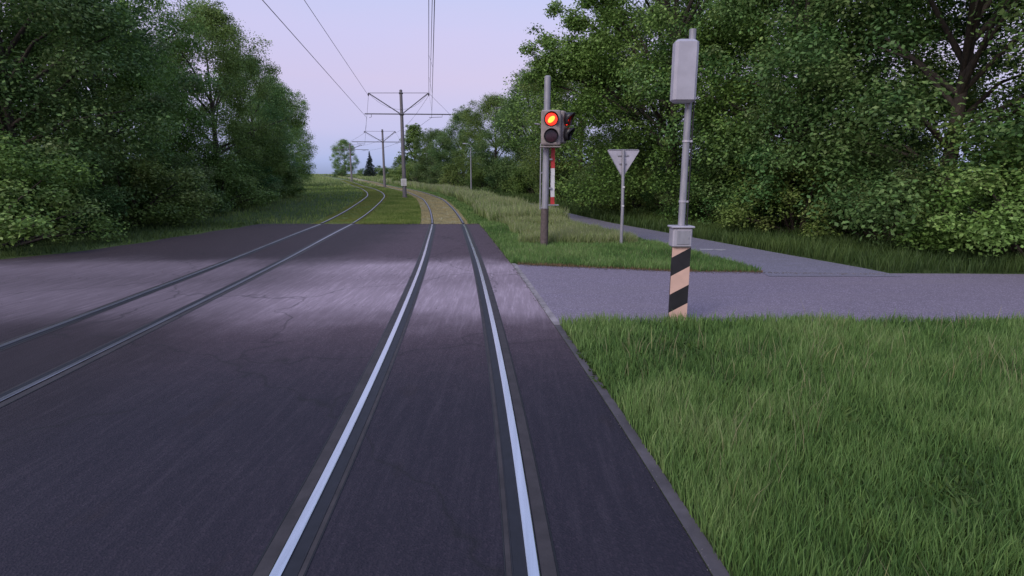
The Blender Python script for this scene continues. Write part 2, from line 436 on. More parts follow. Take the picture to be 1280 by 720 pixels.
# ------------------------------------------------------------------ grass
def lumps(x, y, s):
    return .5 + .25 * (np.sin(x * s + 1.3 * np.sin(y * s * .7)) + np.sin(y * s * 1.1 + 1.7 * np.sin(x * s * .6 + 2)))
def field(name, n, xl, xr, y0, y1, hmin, hmax, w0, pal, label, cat='grass', keep=None, lump=1.2, tipc=None, lean=.35, power=1.0, wmin=8., tip_amt=.5):
    # y pdf ~ 1/y^power, favouring near ground
    u = rng.random(n * 2)
    ya, yb_ = max(y0, 1.5), y1
    if power == 1: y = ya * (yb_ / ya) ** u
    else:
        q = 1 - power; y = (ya ** q + u * (yb_ ** q - ya ** q)) ** (1 / q)
    a = np.array([float(v) for v in xl(y)]) if False else xl(y); bx = xr(y)
    a = np.broadcast_to(a, y.shape); bx = np.broadcast_to(bx, y.shape)
    wd = np.maximum(bx - a, 0); acc = rng.random(len(y)) < wd / max(wd.max(), 1e-6)
    y = y[acc]; a = a[acc]; bx = bx[acc]
    x = a + rng.random(len(y)) * (bx - a)
    k = np.abs(x) < y * 1.05 + 2.5
    if keep is not None: k &= keep(x, y)
    x = x[k]; y = y[k]
    L = lumps(x, y, lump) * .6 + lumps(x + 7, y - 3, lump * 3.3) * .4
    k = rng.random(len(x)) < .35 + .9 * L
    x = x[k][:n]; y = y[k][:n]; L = L[k][:n]
    m = len(x)
    z = ht(y)
    h = (hmin + (hmax - hmin) * (rng.random(m) * .5 + L * .5)) * (.7 + .6 * rng.random(m))
    w = w0 * np.maximum(1, y / wmin) * (.6 + .8 * rng.random(m))
    th = rng.random(m) * 2 * np.pi; ph = rng.random(m) * 2 * np.pi
    dx, dy = np.cos(th) * w / 2, np.sin(th) * w / 2
    ln = lean * h * (.3 + rng.random(m))
    ex, ey = np.cos(ph) * ln, np.sin(ph) * ln
    V = np.empty((m, 5, 3), np.float32)
    V[:, 0] = np.stack([x - dx, y - dy, z - .01], 1); V[:, 1] = np.stack([x + dx, y + dy, z - .01], 1)
    V[:, 2] = np.stack([x + dx * .8 + ex * .35, y + dy * .8 + ey * .35, z + h * .55], 1)
    V[:, 3] = np.stack([x - dx * .8 + ex * .35, y - dy * .8 + ey * .35, z + h * .55], 1)
    V[:, 4] = np.stack([x + ex, y + ey, z + h], 1)
    base = np.arange(m)[:, None] * 5
    loops = np.concatenate([base + np.array([[0, 1, 2, 3]]), base + np.array([[3, 2, 4]])], 1).ravel()
    sizes = np.tile([4, 3], m)
    pal = np.array(pal, np.float32)
    t = np.clip(L * .7 + rng.random(m) * .45, 0, .999) * (len(pal) - 1)
    i0 = np.floor(t).astype(int); fr = (t - i0)[:, None]
    c = pal[i0] * (1 - fr) + pal[np.minimum(i0 + 1, len(pal) - 1)] * fr
    c = c * np.array([1.14, 1.05, .92])
    c *= (.75 + .5 * rng.random(m))[:, None]
    T = np.repeat(c[:, None, :], 5, 1)
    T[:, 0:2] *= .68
    if tipc is not None:
        s = (rng.random(m) < tip_amt)
        T[s, 4] = np.array(tipc, np.float32) * (.7 + .6 * rng.random(s.sum()))[:, None]
        T[s, 2:4] = T[s, 2:4] * .6 + np.array(tipc, np.float32) * .4
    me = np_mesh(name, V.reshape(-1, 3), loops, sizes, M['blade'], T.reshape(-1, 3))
    return tag(link(name, me), label, cat, kind='stuff')

G1 = [(.035, .08, .024), (.08, .165, .05), (.15, .26, .085), (.23, .32, .14)]
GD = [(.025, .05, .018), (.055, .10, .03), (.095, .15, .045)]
GM = [(.05, .13, .03), (.17, .28, .07), (.30, .38, .14)]
GT = [(.10, .17, .06), (.22, .31, .12), (.33, .39, .20)]
MO = [(.22, .22, .12), (.31, .28, .18), (.40, .34, .23)]
INF = 1e6
field('near_grass', 120000, lambda y: EDGE(y) + .09, lambda y: y * 1.02 + 2.4, 1.6, 8.75, .03, .25, .0075, G1,
      'near patch of lush grass right of the asphalt edging', keep=lambda x, y: y < ROAD_NEAR(x) + .04 - .12 * lumps(x, y, 4), wmin=5, lump=1.6, power=1.0)
field('verge_grass', 90000, lambda y: EDGE(y) - .02, lambda y: PATH_L(y) + .06, 13.2, 29, .05, .24, .010, G1,
      'grass verge between the side road and the cycle path around the signal post', keep=lambda x, y: (y > ROAD_FAR(x) - .02 + .12 * lumps(x, y, 5)), wmin=9, lump=1.1, tipc=(.24, .21, .13), tip_amt=.08)
field('dry_grass', 16000, lambda y: 0 * y + .15, lambda y: 0 * y + 9, 12.9, 15.1, .02, .10, .012, [(.10, .07, .05), (.19, .14, .09), (.26, .20, .13)],
      'brown dead grass along the border of the side road', keep=lambda x, y: (np.abs(y - ROAD_FAR(x) - .06) < .14) & (x < PATH_L(y) + .1), wmin=9)
field('seed_grass', 2500, lambda y: EDGE(y) + .35, lambda y: y * 1.02 + 2.4, 1.6, 8.6, .22, .42, .0045, [(.16, .19, .08), (.26, .26, .13)],
      'thin seed stalks standing out of the near grass', keep=lambda x, y: (y < ROAD_NEAR(x) - .25) & (lumps(x, y, 1.3) > .45), wmin=5, lump=2.0, tipc=(.34, .28, .20), tip_amt=.9, lean=.5)
field('clover', 26000, lambda y: EDGE(y) + .06, lambda y: y * 1.02 + 2.4, 1.6, 8.6, .03, .10, .030, [(.03, .075, .025), (.07, .15, .04), (.12, .21, .06)],
      'broad leaved clover and weeds low in the near grass', keep=lambda x, y: (y < ROAD_NEAR(x) - .1) & (lumps(x + 5, y + 2, 1.0) > .5), wmin=5, lump=2.5, lean=1.6)
field('tall_grass', 80000, lambda y: C1(y) + 1.75 + .5 * lumps(y, y * 0, 1.1), lambda y: PATH_L(y) + .05, 27.2, 108, .30, .85, .011, GT,
      'tall pale meadow grass gone to seed along the right of the curving rails', wmin=10, lump=.8, tipc=(.40, .37, .26), tip_amt=.4)
field('rough_grass', 60000, lambda y: EDGE(y) + .7 + .5 * lumps(y, y * 0, 1.3), lambda y: PATH_L(y) - .5, 18.6, 29, .14, .50, .009, GT,
      'longer rough grass around the foot of the signal post', keep=lambda x, y: (y > ROAD_FAR(x) + 1.0 + .8 * lumps(x, y, 1.5)) & (lumps(x + 3, y, 1.4) > .30), wmin=9, lump=.9, tipc=(.40, .38, .26), tip_amt=.3)
field('fringe_grass', 14000, lambda y: C1(y) + 1.0, lambda y: C1(y) + 2.3, 27.2, 100, .04, .17, .010, G1,
      'short fringe of grass on the outer side of the near rails', wmin=9, lump=1.6)
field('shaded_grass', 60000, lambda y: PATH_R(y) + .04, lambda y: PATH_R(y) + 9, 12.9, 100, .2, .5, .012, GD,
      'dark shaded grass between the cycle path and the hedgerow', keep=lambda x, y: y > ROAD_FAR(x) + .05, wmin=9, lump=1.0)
field('mown_grass', 75000, lambda y: C2(y) + 1.15, lambda y: C1(y) - 1.35, 27.22, 110, .04, .16, .009, GM,
      'mown green strip between the two tracks under the masts', wmin=12, lump=1.5, power=1.1)
field('left_grass', 60000, lambda y: np.minimum(-y * 1.0, -26), lambda y: C2(y) - 1.2, 27.4, 120, .08, .25, .010, GM,
      'grass left of the far track', wmin=12, lump=1.0)
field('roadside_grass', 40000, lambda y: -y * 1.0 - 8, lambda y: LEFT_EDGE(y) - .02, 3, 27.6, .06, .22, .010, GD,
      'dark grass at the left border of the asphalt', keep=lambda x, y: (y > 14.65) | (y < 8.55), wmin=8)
field('track_moss', 60000, lambda y: C1(y) - 1.5, lambda y: C1(y) + 1.35, 27.25, 120, .015, .05, .010, MO,
      'short yellowed moss between and beside the near rails', wmin=10, lump=2.2, power=1.1, keep=lambda x, y: np.abs(np.abs(x - C1(y)) - .755) > .07)
field('track_moss', 50000, lambda y: C2(y) - 1.25, lambda y: C2(y) + 1.25, 27.45, 125, .015, .06, .010, [(.11, .18, .04), (.18, .25, .07), (.27, .29, .11)],
      'olive moss between and beside the rails of the far track', wmin=10, lump=2.2, power=1.1, keep=lambda x, y: np.abs(np.abs(x - C2(y)) - .755) > .07)
field('hill_grass', 60000, lambda y: -y * .62 - 4, lambda y: C1(np.minimum(y, 185)) + 60, 85, 215, .2, .6, .012, GT,
      'pale rough grass on the rise behind the masts', wmin=10, lump=.25,
      keep=lambda x, y: (np.abs(x - C1(np.minimum(y, 188))) > 1.6) & (np.abs(x - C2(np.minimum(y, 188))) > 1.5) & ~((y < 108) & (x > C1(y)) ) )

# loose grit along the worn edges
mbv = []; mbl = []; nst = 0
oct_v = np.array([(1, 0, 0), (-1, 0, 0), (0, 1, 0), (0, -1, 0), (0, 0, 1), (0, 0, -1)], float)
oct_f = np.array([(0, 2, 4), (2, 1, 4), (1, 3, 4), (3, 0, 4), (2, 0, 5), (1, 2, 5), (3, 1, 5), (0, 3, 5)])
P_ = []
for _ in range(1500):
    x = random.uniform(.3, 9); P_.append((x, float(ROAD_FAR(x)) - abs(random.gauss(0, .12)), 1))
for _ in range(1300):
    x = random.uniform(.9, 9); P_.append((x, float(ROAD_NEAR(x)) + abs(random.gauss(0, .14)), 1))
for _ in range(900):
    y = random.uniform(2.2, 27); P_.append((float(EDGE(y)) + (.03 if y < 15 else -.05) - abs(random.gauss(0, .035)), y, .45 if y < 9 else .8))
for _ in range(900):
    P_.append((random.uniform(-12, 0), random.uniform(8.5, 17), .7))
for _ in range(900):
    x = random.uniform(-12, -1.6); P_.append((x, 27.35 - abs(random.gauss(0, .12)), 1.2))
for x, y, k_ in P_:
    r_ = random.uniform(.004, .013) * k_ * (1.25 if y > 12 else 1)
    v_ = oct_v * np.array([r_ * random.uniform(.7, 1.4), r_ * random.uniform(.7, 1.4), r_ * .7])
    v_ = v_ + rng.normal(size=v_.shape) * r_ * .18
    a_ = random.uniform(0, 6.28); c_, s_ = math.cos(a_), math.sin(a_)
    v_ = np.stack([v_[:, 0] * c_ - v_[:, 1] * s_ + x, v_[:, 0] * s_ + v_[:, 1] * c_ + y, v_[:, 2] + .012 + r_ * .4], 1)
    mbv.append(v_); mbl.append(oct_f + nst * 6); nst += 1
me = np_mesh('gravel', np.concatenate(mbv), np.concatenate(mbl).ravel(), np.full(nst * 8, 3), M['stone'])
tag(link('gravel', me), 'loose grit and small stones along the road edges', 'gravel', kind='stuff')
# ------------------------------------------------------------------ trees
def leaves(centres, radii, per, size, pal, flat=.7, seed=0, tmul=None, droop=.0):
    r = np.random.default_rng(seed)
    centres = np.asarray(centres, float); radii = np.asarray(radii, float)
    nb = len(centres); m = nb * per
    bi = np.repeat(np.arange(nb), per)
    d = r.normal(size=(m, 3)); d /= np.linalg.norm(d, axis=1)[:, None]
    rad = (r.random(m) ** .45) * (.75 + .5 * r.random(m))
    off = d * (rad * radii[bi])[:, None]
    off[:, 2] *= flat
    P = centres[bi] + off
    P[:, 2] -= droop * np.hypot(off[:, 0], off[:, 1])
    nrm = d * .6 + r.normal(size=(m, 3)) * .55 + np.array([0, 0, .75])
    nrm /= np.linalg.norm(nrm, axis=1)[:, None]
    a = np.cross(nrm, r.normal(size=(m, 3))); a /= np.linalg.norm(a, axis=1)[:, None]
    b2 = np.cross(nrm, a)
    s = size * (.6 + .8 * r.random(m))
    V = np.empty((m, 4, 3))
    V[:, 0] = P - a * s[:, None] * .5
    V[:, 1] = P + b2 * s[:, None] * .30 + nrm * s[:, None] * .05
    V[:, 2] = P + a * s[:, None] * .5
    V[:, 3] = P - b2 * s[:, None] * .30 + nrm * s[:, None] * .05
    pal = np.array(pal); bt = r.random(nb)
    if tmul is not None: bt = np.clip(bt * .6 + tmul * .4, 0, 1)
    t = np.clip(bt[bi] * .7 + r.random(m) * .3, 0, .999) * (len(pal) - 1)
    i0 = np.floor(t).astype(int); fr = (t - i0)[:, None]
    c = pal[i0] * (1 - fr) + pal[np.minimum(i0 + 1, len(pal) - 1)] * fr
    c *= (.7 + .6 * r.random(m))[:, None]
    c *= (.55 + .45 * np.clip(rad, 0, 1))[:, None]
    T = np.repeat(c[:, None, :], 4, 1)
    return V.reshape(-1, 3), T.reshape(-1, 3)
def leaf_mesh(name, parts):
    V = np.concatenate([p[0] for p in parts]); T = np.concatenate([p[1] for p in parts])
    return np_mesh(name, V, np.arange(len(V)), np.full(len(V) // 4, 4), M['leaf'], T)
PAL_A = [(.050, .10, .028), (.12, .20, .042), (.20, .30, .075), (.30, .37, .13)]
PAL_B = [(.038, .085, .03), (.085, .165, .046), (.16, .24, .075), (.26, .31, .14)]
PAL_L = [(.08, .14, .035), (.15, .23, .05), (.24, .32, .09)]
def broad_tree(seed, H, R, z0, nb, per, size, pal, br=1.15, shape=1.0, lobes=()):
    r = random.Random(seed)
    cs = []; rs = []; tm = []
    mb = MB()
    lean = (r.uniform(-.4, .4), r.uniform(-.4, .4))
    top = Vector((lean[0], lean[1], H * .82))
    tp = [Vector((0, 0, -.15)), Vector((.05, .02, .5)), Vector((lean[0] * .3, lean[1] * .3, H * .28)), Vector((lean[0] * .7, lean[1] * .7, H * .55)), top]
    mb.tube(tp, [.30 * H / 12, .22 * H / 12, .17 * H / 12, .10 * H / 12, .03], 9)
    nl = 0
    while len(cs) < nb:
        u = r.uniform(0, 1); ang = r.uniform(0, 2 * math.pi)
        zz = z0 + (H - z0) * u
        prof = math.sin(math.pi * min(1, (u * .86 + .14)) ** shape) ** .55
        prof *= .80 + .28 * math.sin(ang * 3 + seed) * math.sin(u * 7 + seed) + .1 * math.sin(ang * 5 + 2 * seed)
        rr = R * prof * (r.uniform(.25, 1) ** .38)
        p = Vector((math.cos(ang) * rr + lean[0] * u, math.sin(ang) * rr + lean[1] * u, zz + .25 * math.sin(ang * 4)))
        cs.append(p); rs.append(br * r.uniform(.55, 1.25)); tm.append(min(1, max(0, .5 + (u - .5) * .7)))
        if nl < 26 and rr > R * .4:
            nl += 1
            s = Vector((lean[0] * u * .5, lean[1] * u * .5, max(H * .12, zz * .62)))
            mid = s.lerp(p, .5) + Vector((r.uniform(-.3, .3), r.uniform(-.3, .3), .25))
            mb.tube([s, mid, p], [.085 * H / 12, .05 * H / 12, .012], 6)
    for q in lobes:
        q = Vector(q); s0 = Vector((q.x * .35, q.y * .35, q.z * .72)); mb.tube([s0, s0.lerp(q, .55) + Vector((0, 0, .3)), q], [.08, .05, .012], 6)
        for t_ in (.5, .7, .85, 1.0):
            cs.append(s0.lerp(q, t_) + Vector((r.uniform(-.4, .4), r.uniform(-.6, .6), r.uniform(-.3, .3)))); rs.append(.75 - .3 * t_); tm.append(.7)
    # ragged twigs that stick out of the outline
    tw = []; twr = []
    for _ in range(nb // 2):
        p = r.choice(cs); q = p + Vector((p.x * .10 + r.uniform(-.5, .5), p.y * .10 + r.uniform(-.5, .5), r.uniform(-.2, .9)))
        tw.append(q); twr.append(br * r.uniform(.3, .5))
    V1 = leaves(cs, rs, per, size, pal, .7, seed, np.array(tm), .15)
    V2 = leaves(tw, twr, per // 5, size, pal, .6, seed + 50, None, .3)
    return mb, leaf_mesh('crown', [V1, V2])
def bush(seed, H, R, nb, per, size, pal):
    r = random.Random(seed); cs = []; rs = []
    mb = MB()
    for k in range(nb):
        a = r.uniform(0, 6.283); e = r.uniform(0, 1)
        rr = R * math.sqrt(1 - e * e * .85) * r.uniform(.45, 1)
        p = Vector((math.cos(a) * rr, math.sin(a) * rr, .25 + H * e * r.uniform(.65, .95)))
        cs.append(p); rs.append(r.uniform(.35, .75) * R * .33)
        if k % 4 == 0: mb.tube([(p.x * .1, p.y * .1, -.1), (p.x * .5, p.y * .5, p.z * .6), tuple(p)], [.05, .03, .008], 5)
    return mb, leaf_mesh('crown', [leaves(cs, rs, per, size, pal, .85, seed)])
def spruce(seed, H, R, pal):
    r = random.Random(seed); cs = []; rs = []; mb = MB()
    mb.tube([(0, 0, -.1), (0, 0, H * .5), (0, 0, H)], [.14, .09, .02], 8)
    z = .5
    while z < H - .1:
        u = z / H; n = max(4, int(12 * (1 - u)) + 3)
        for k in range(n):
            a = r.uniform(0, 6.283); L = R * (1 - u) * r.uniform(.8, 1.1)
            mb.tube([(0, 0, z), (math.cos(a) * L, math.sin(a) * L, z - L * .25)], [.025, .006], 4)
            for t in (.35, .65, .92):
                cs.append((math.cos(a) * L * t, math.sin(a) * L * t, z - L * .25 * t)); rs.append(.12 + .26 * (1 - u))
        z += .33 * (1 - u * .4)
    cs.append((0, 0, H)); rs.append(.12)
    return mb, leaf_mesh('crown', [leaves(cs, rs, 26, .15, pal, .5, seed, None, .3)])

PROTO = {}
def proto(kind, made):
    mb, crown = made
    me = bpy.data.meshes.new('trunk'); me.from_pydata(mb.v, [], mb.f); me.materials.append(M['bark'])
    me.polygons.foreach_set('use_smooth', mb.sm); me.update()
    PROTO[kind] = (me, crown)
LOBES = []
for (px_, pz_, dx_) in ((650, 108, 0), (655, 96, .4), (662, 84, .3), (648, 78, 0), (668, 62, .3), (676, 74, .8), (690, 40, .5), (684, 28, 0), (700, 22, .6), (706, 6, .3), (716, 22, 1.2), (672, 100, 1.2), (684, 92, 1.6), (660, 70, 0.2)):
    X_ = (px_ - 640) / 700 * 30 + dx_ + .5 - 8.2; Z_ = 2.3 + (220 - pz_) / 700 * 29.5
    k_ = 1.06 * 16.5 / 15
    LOBES.append((math.cos(-.3) * X_ / k_, math.sin(-.3) * X_ / k_, Z_ / 1.1))
proto('big', broad_tree(3, 15.0, 6.6, .9, 330, 430, .115, PAL_A, 1.15, 1.0, LOBES))
proto('oak', broad_tree(11, 11.0, 5.0, 1.0, 230, 440, .10, PAL_A, 1.0))
proto('elm', broad_tree(21, 10.0, 4.2, .8, 210, 440, .10, PAL_B, .95, .9))
proto('ash', broad_tree(33, 12.0, 4.8, 1.0, 230, 400, .115, PAL_B, 1.05))
proto('slim', broad_tree(41, 9.6, 1.9, 1.8, 110, 150, .17, PAL_L, .60, 1.0))
proto('bush', bush(51, 3.0, 2.2, 90, 300, .075, PAL_B))
proto('shrub', bush(61, 2.2, 2.0, 80, 300, .07, PAL_A))
proto('spruce', spruce(71, 6.2, 1.9, [(.02, .035, .03), (.03, .05, .042), (.045, .07, .055)]))
BASE_H = dict(big=15, oak=11, elm=10, ash=12, slim=9.6, bush=3, shrub=2.2, spruce=6.2)
def tree(kind, name, x, y, h, wid, rz, label, cat='tree', group=None):
    s = h / BASE_H[kind]
    e = empty(name, (x, y, float(ht(y))), rz, (s * wid, s * wid, s))
    tag(e, label, cat, group)
    link('trunk' if cat != 'bush' else 'stems', PROTO[kind][0], e); link('crown', PROTO[kind][1], e)
GR = 'broadleaf trees of the hedgerow right of the cycle path'
for a in [
    ('big', 'broadleaf_tree', 8.2, 29.5, 16.5, 1.06, .3, 'largest broadleaf tree, overhanging the cycle path right of the lit signal'),
    ('oak', 'broadleaf_tree', 5.2, 43.5, 11.0, 1.05, 1.1, 'rounded broadleaf tree directly behind the lit signal head'),
    ('elm', 'broadleaf_tree', 1.9, 53, 10.6, 1.1, 2.4, 'yellowish green tree rising just left of the signal post'),
    ('oak', 'broadleaf_tree', -1.8, 62, 9.8, 1.1, 3.7, 'dense tree behind the slim lamp post by the tall grass'),
    ('elm', 'broadleaf_tree', -6.2, 72, 9.2, 1.15, 5.0, 'darker tree second from the far end of the hedgerow'),
    ('ash', 'broadleaf_tree', -11.0, 84, 8.0, 1.3, .8, 'lowest tree at the far end of the hedgerow beside the small lamp post'),
    ('ash', 'broadleaf_tree', 11.6, 23.5, 13.5, 1.0, 2.0, 'dark tall tree whose foliage fills the space above the give-way sign'),
    ('elm', 'broadleaf_tree', 13.8, 18.2, 12.5, 1.12, 4.1, 'tall tree nearest the side road, right of the give-way sign'),
    ('oak', 'broadleaf_tree', 18.0, 16.5, 13, 1.1, 5.2, 'rightmost tree beside the side road'),
    ('ash', 'broadleaf_tree', 9.6, 37.5, 12.6, 1.05, 3.2, 'tree hidden in shade between the largest tree and the rounded one'),
    ('oak', 'broadleaf_tree', 15.2, 29, 14, 1.1, .2, 'back row tree seen over the give-way sign'),
]:
    tree(*a, 'tree', GR)
for a in [  # invented tree row, added to darken the left side of the view
    ('elm', 'broadleaf_tree', -34.0, 84, 11.5, 1.0, .4, 'farthest added dark tree left of the tracks, almost reaching the masts'),
    ('oak', 'broadleaf_tree', -26.5, 65, 11.5, .95, .4, 'added dark tree second farthest in the row left of the tracks'),
    ('ash', 'broadleaf_tree', -22.4, 50, 11.5, .9, .4, 'added tall dark tree third farthest in the row left of the tracks'),
    ('oak', 'broadleaf_tree', -21.0, 41, 13.0, .95, 1.9, 'added dark tree fourth farthest in the row left of the tracks'),
    ('big', 'broadleaf_tree', -22.5, 32, 15.5, .9, 2.8, 'largest added dark tree on the left behind the asphalt'),
    ('elm', 'broadleaf_tree', -20.5, 23.5, 13.5, 1.1, 3.6, 'leftmost added dark tree standing near the edge of the asphalt'),
    ('ash', 'broadleaf_tree', -28, 27, 14.5, 1.2, 4.4, 'added back row tree at the far left'),
    ('oak', 'broadleaf_tree', -30, 43, 13, 1.2, 5.3, 'added back row tree seen between the two dark trees on the left'),
]:
    tree(*a, 'tree', 'added dark trees left of the tracks')
for a in [
    ('slim', 'slender_tree', -18.2, 108, 10.2, 1.6, .4, 'slender light green young tree just right of the nearest mast', 'tree', None),
    ('spruce', 'spruce_tree', -37.2, 150, 6.6, 1.05, .4, 'small dark blue green conical spruce on the skyline left of the masts', 'tree', None),
    ('oak', 'broadleaf_tree', -47.5, 163, 9.8, .95, .9, 'dark rounded tree on the skyline left of the spruce', 'tree', None),
    ('elm', 'broadleaf_tree', -17.2, 122, 6.6, .95, 2.2, 'pale low tree behind the slender young tree', 'tree', None),
    ('oak', 'broadleaf_tree', -14.8, 104, 6.6, .85, 4.2, 'small tree between the slender young tree and the hedgerow', 'tree', None),
    ('elm', 'broadleaf_tree', -28.5, 146, 5.2, 1.1, 3.0, 'low round tree on the skyline between the two masts', 'tree', None),
    ('oak', 'broadleaf_tree', -34, 185, 5.6, 1.2, 3.0, 'low tree behind the far mast', 'tree', None),
]:
    tree(*a[:8], a[8], a[9])
BG = 'bushes at the foot of the hedgerow'
bl = [
    (14.2, 14.9, 3.2, 'large dark bush at the corner of the side road on the right'),
    (17.6, 14.6, 3.4, 'rightmost dark bush at the edge of the side road'),
    (12.4, 18.6, 3.0, 'dark bush below the tall tree right of the give-way sign'),
    (11.2, 22.0, 3.3, 'leafy bush just right of the foot of the give-way sign'),
    (9.9, 26.0, 3.4, 'leafy bush directly behind the give-way sign'),
    (8.6, 30.2, 3.0, 'bush beneath the largest tree'),
    (7.6, 34.6, 3.4, 'bush seen between the signal post and the give-way sign'),
    (6.2, 39.0, 3.2, 'bush right behind the striped crossing board'),
    (4.3, 44.6, 3.6, 'light leafed bush left of the foot of the signal post'),
    (2.2, 50.0, 3.2, 'bush between the lit signal and the slim lamp post'),
    (-.2, 56.0, 3.4, 'bush just right of the slim lamp post'),
    (-2.9, 62.0, 3.2, 'bush behind the slim lamp post'),
    (-5.8, 69.0, 3.6, 'bush just left of the slim lamp post'),
    (-9.2, 77.0, 3.4, 'bush third from the far end of the hedgerow'),
    (-12.8, 86.0, 3.6, 'bush second from the far end of the hedgerow'),
    (-16.0, 95.0, 3.8, 'last bush at the far end of the hedgerow'),
    (14.6, 23.5, 4.0, 'bush in deep shade behind the tall dark tree'),
    (12.2, 31.5, 4.0, 'bush in deep shade behind the largest tree'),
    (9.4, 43.5, 4.2, 'bush in deep shade behind the rounded tree'),
]
for i, (x, y, h, lab) in enumerate(bl):
    tree('bush' if i % 3 else 'shrub', 'hedge_bush', x, y, h, 1.1 + .12 * math.sin(i * 2.1), i * 1.3, lab, 'bush', BG)
for i, (x, y, h, lab) in enumerate([
    (-17.2, 18.0, 3.4, 'dark bush at the left border of the asphalt, nearest the camera'),
    (-18.2, 22.0, 3.0, 'dark bush second from the camera at the left border'),
    (-18.2, 26.5, 3.4, 'dark bush third from the camera on the left'),
    (-18.8, 31.0, 3.2, 'dark bush in front of the largest left tree'),
    (-19.0, 36.0, 3.4, 'dark bush between the two big left trees'),
    (-19.4, 41.0, 3.2, 'dark bush second nearest the masts on the left'),
    (-21.6, 48.0, 3.4, 'dark bush nearest the masts on the left'),
    (-24.5, 36.0, 4.0, 'back row bush on the left')]):
    tree('bush' if i % 2 else 'shrub', 'hedge_bush', x, y, h, 1.25, i * 1.7, lab, 'bush', 'bushes left of the tracks')
for i, (x, y, h, w_, lab) in enumerate([
    (-23.2, 128, 3.2, 1.3, 'skyline bush immediately left of the nearest mast'),
    (-27.0, 136, 2.6, 1.4, 'second skyline bush left of the nearest mast'),
    (-33.0, 150, 2.4, 1.4, 'skyline bush right of the spruce'),
    (-41.0, 158, 2.0, 1.4, 'skyline bush left of the spruce'),
    (-45.0, 150, 2.2, 1.4, 'skyline bush below the dark rounded tree'),
    (-19.0, 118, 3.4, 1.2, 'skyline bush behind the slender tree'),
    (-15.5, 112, 3.4, 1.2, 'skyline bush left of the small lamp post'),
    (-38.5, 170, 2.6, 1.6, 'skyline bush behind the spruce')]):
    tree('shrub' if i % 2 else 'bush', 'skyline_bush', x, y, h, w_, i * 1.1, lab, 'bush', 'low bushes along the skyline')

# ------------------------------------------------------------------ overhead line masts
def P(px, py, Y):
    """point on the sight line of a photo pixel at world depth Y (used to read off real positions)"""
    a = (px - 640) / 700; bb = (360 - py) / 700
    d = (a, math.cos(PITCH) + bb * math.sin(PITCH), -math.sin(PITCH) + bb * math.cos(PITCH))
    t = Y / d[1]
    return Vector((t * d[0], Y, CAM_H + t * d[2]))
def sagline(a, b, sag, n=10):
    a = Vector(a); b = Vector(b)
    return [a.lerp(b, i / n) - Vector((0, 0, sag * 4 * (i / n) * (1 - i / n))) for i in range(n + 1)]
def make_mast(bx, by, h, zc, zt, xl_, xr_, xn_l, xn_r, label, k=1.0, sign=True, far=False):
    """bx,by foot; zc crossarm height, zt strut height; x offsets of arm ends and of strut ends"""
    z0 = float(ht(by))
    e = empty('overhead_line_mast', (bx, by, z0))
    tag(e, label, 'mast', 'overhead line masts between the tracks')
    MB().tube([(0, 0, 0), (0, 0, h * .5), (0, 0, h)], [.17 * k, .145 * k, .115 * k], 14).build('pole', M['mast'], e)
    MB().tube([(0, 0, -.05), (0, 0, .10), (0, 0, .16)], [.26, .25, .19], 14).box((0, 0, .03), (.62, .62, .06), 0, .01).build('footing', M['rust'], e)
    MB().tube([(0, 0, h), (0, 0, h + .05)], [.125 * k, .06], 12).build('cap', M['arm'], e)
    for z_, w_ in ((zc, .36), (zt, .30)): MB().box((0, 0, z_), (w_, w_ * .85, .13), 0, .02).build('clamp', M['arm'], e)
    a = MB().tube([(xl_, -.16, zc + .03), (xr_, -.16, zc - .02)], .045 * k, 8)
    a.build('crossarm', M['arm'], e)
    s = MB().tube([(xn_l, -.14, zt), (xn_r, -.14, zt)], .022 * k, 6); s.build('tie_rod', M['arm'], e)
    for xe in (xn_l, xn_r):
        MB().tube([(math.copysign(.12, xe), -.15, zc + .06), (xe, -.15, zt)], .042 * k, 7).build('brace', M['arm'], e)
    for xe in (xn_l, xn_r):
        MB().tube([(xe, -.14, zt - .05), (xe, -.14, zt - .24)], [.05, .035], 8).tube([(xe, -.14, zt - .09), (xe, -.14, zt - .11)], .07, 8).tube([(xe, -.14, zt - .15), (xe, -.14, zt - .17)], .07, 8).build('insulator', M['insul'], e)
    for sgn, xe, xn in ((-1, xl_, xn_l), (1, xr_, xn_r)):
        MB().tube([(xe * .82, -.16, zc - .03), (xe * .82, -.16, zc - .22), (xn, -.18, zc - .26)], .020 * k, 6).build('registration_arm', M['arm'], e)
    if not far:
        MB().tube(sagline((xn_l, -.14, zt - .02), (0, -.16, zc + .38), .35) , .010, 5).tube(sagline((0, -.16, zc + .38), (xn_r, -.14, zt - .02), .35), .010, 5).tube([(xn_r, -.14, zt), (xr_ * .97, -.16, zc)], .010, 5).build('stay_wire', M['wire'], e)
    if sign:
        s = MB().box((0, -.20, 1.32), (.46, .02, .58), 0, .006).build('notice_plate', M['white'], e)
        t = MB()
        for j, (w_, zz) in enumerate(((.30, .18), (.26, .09), (.30, .0), (.20, -.09), (.30, -.18))):
            t.box((0, -.2125, 1.32 + zz), (w_, .004, .028))
        t.build('printed_lines', M['ink'], s)
    return e
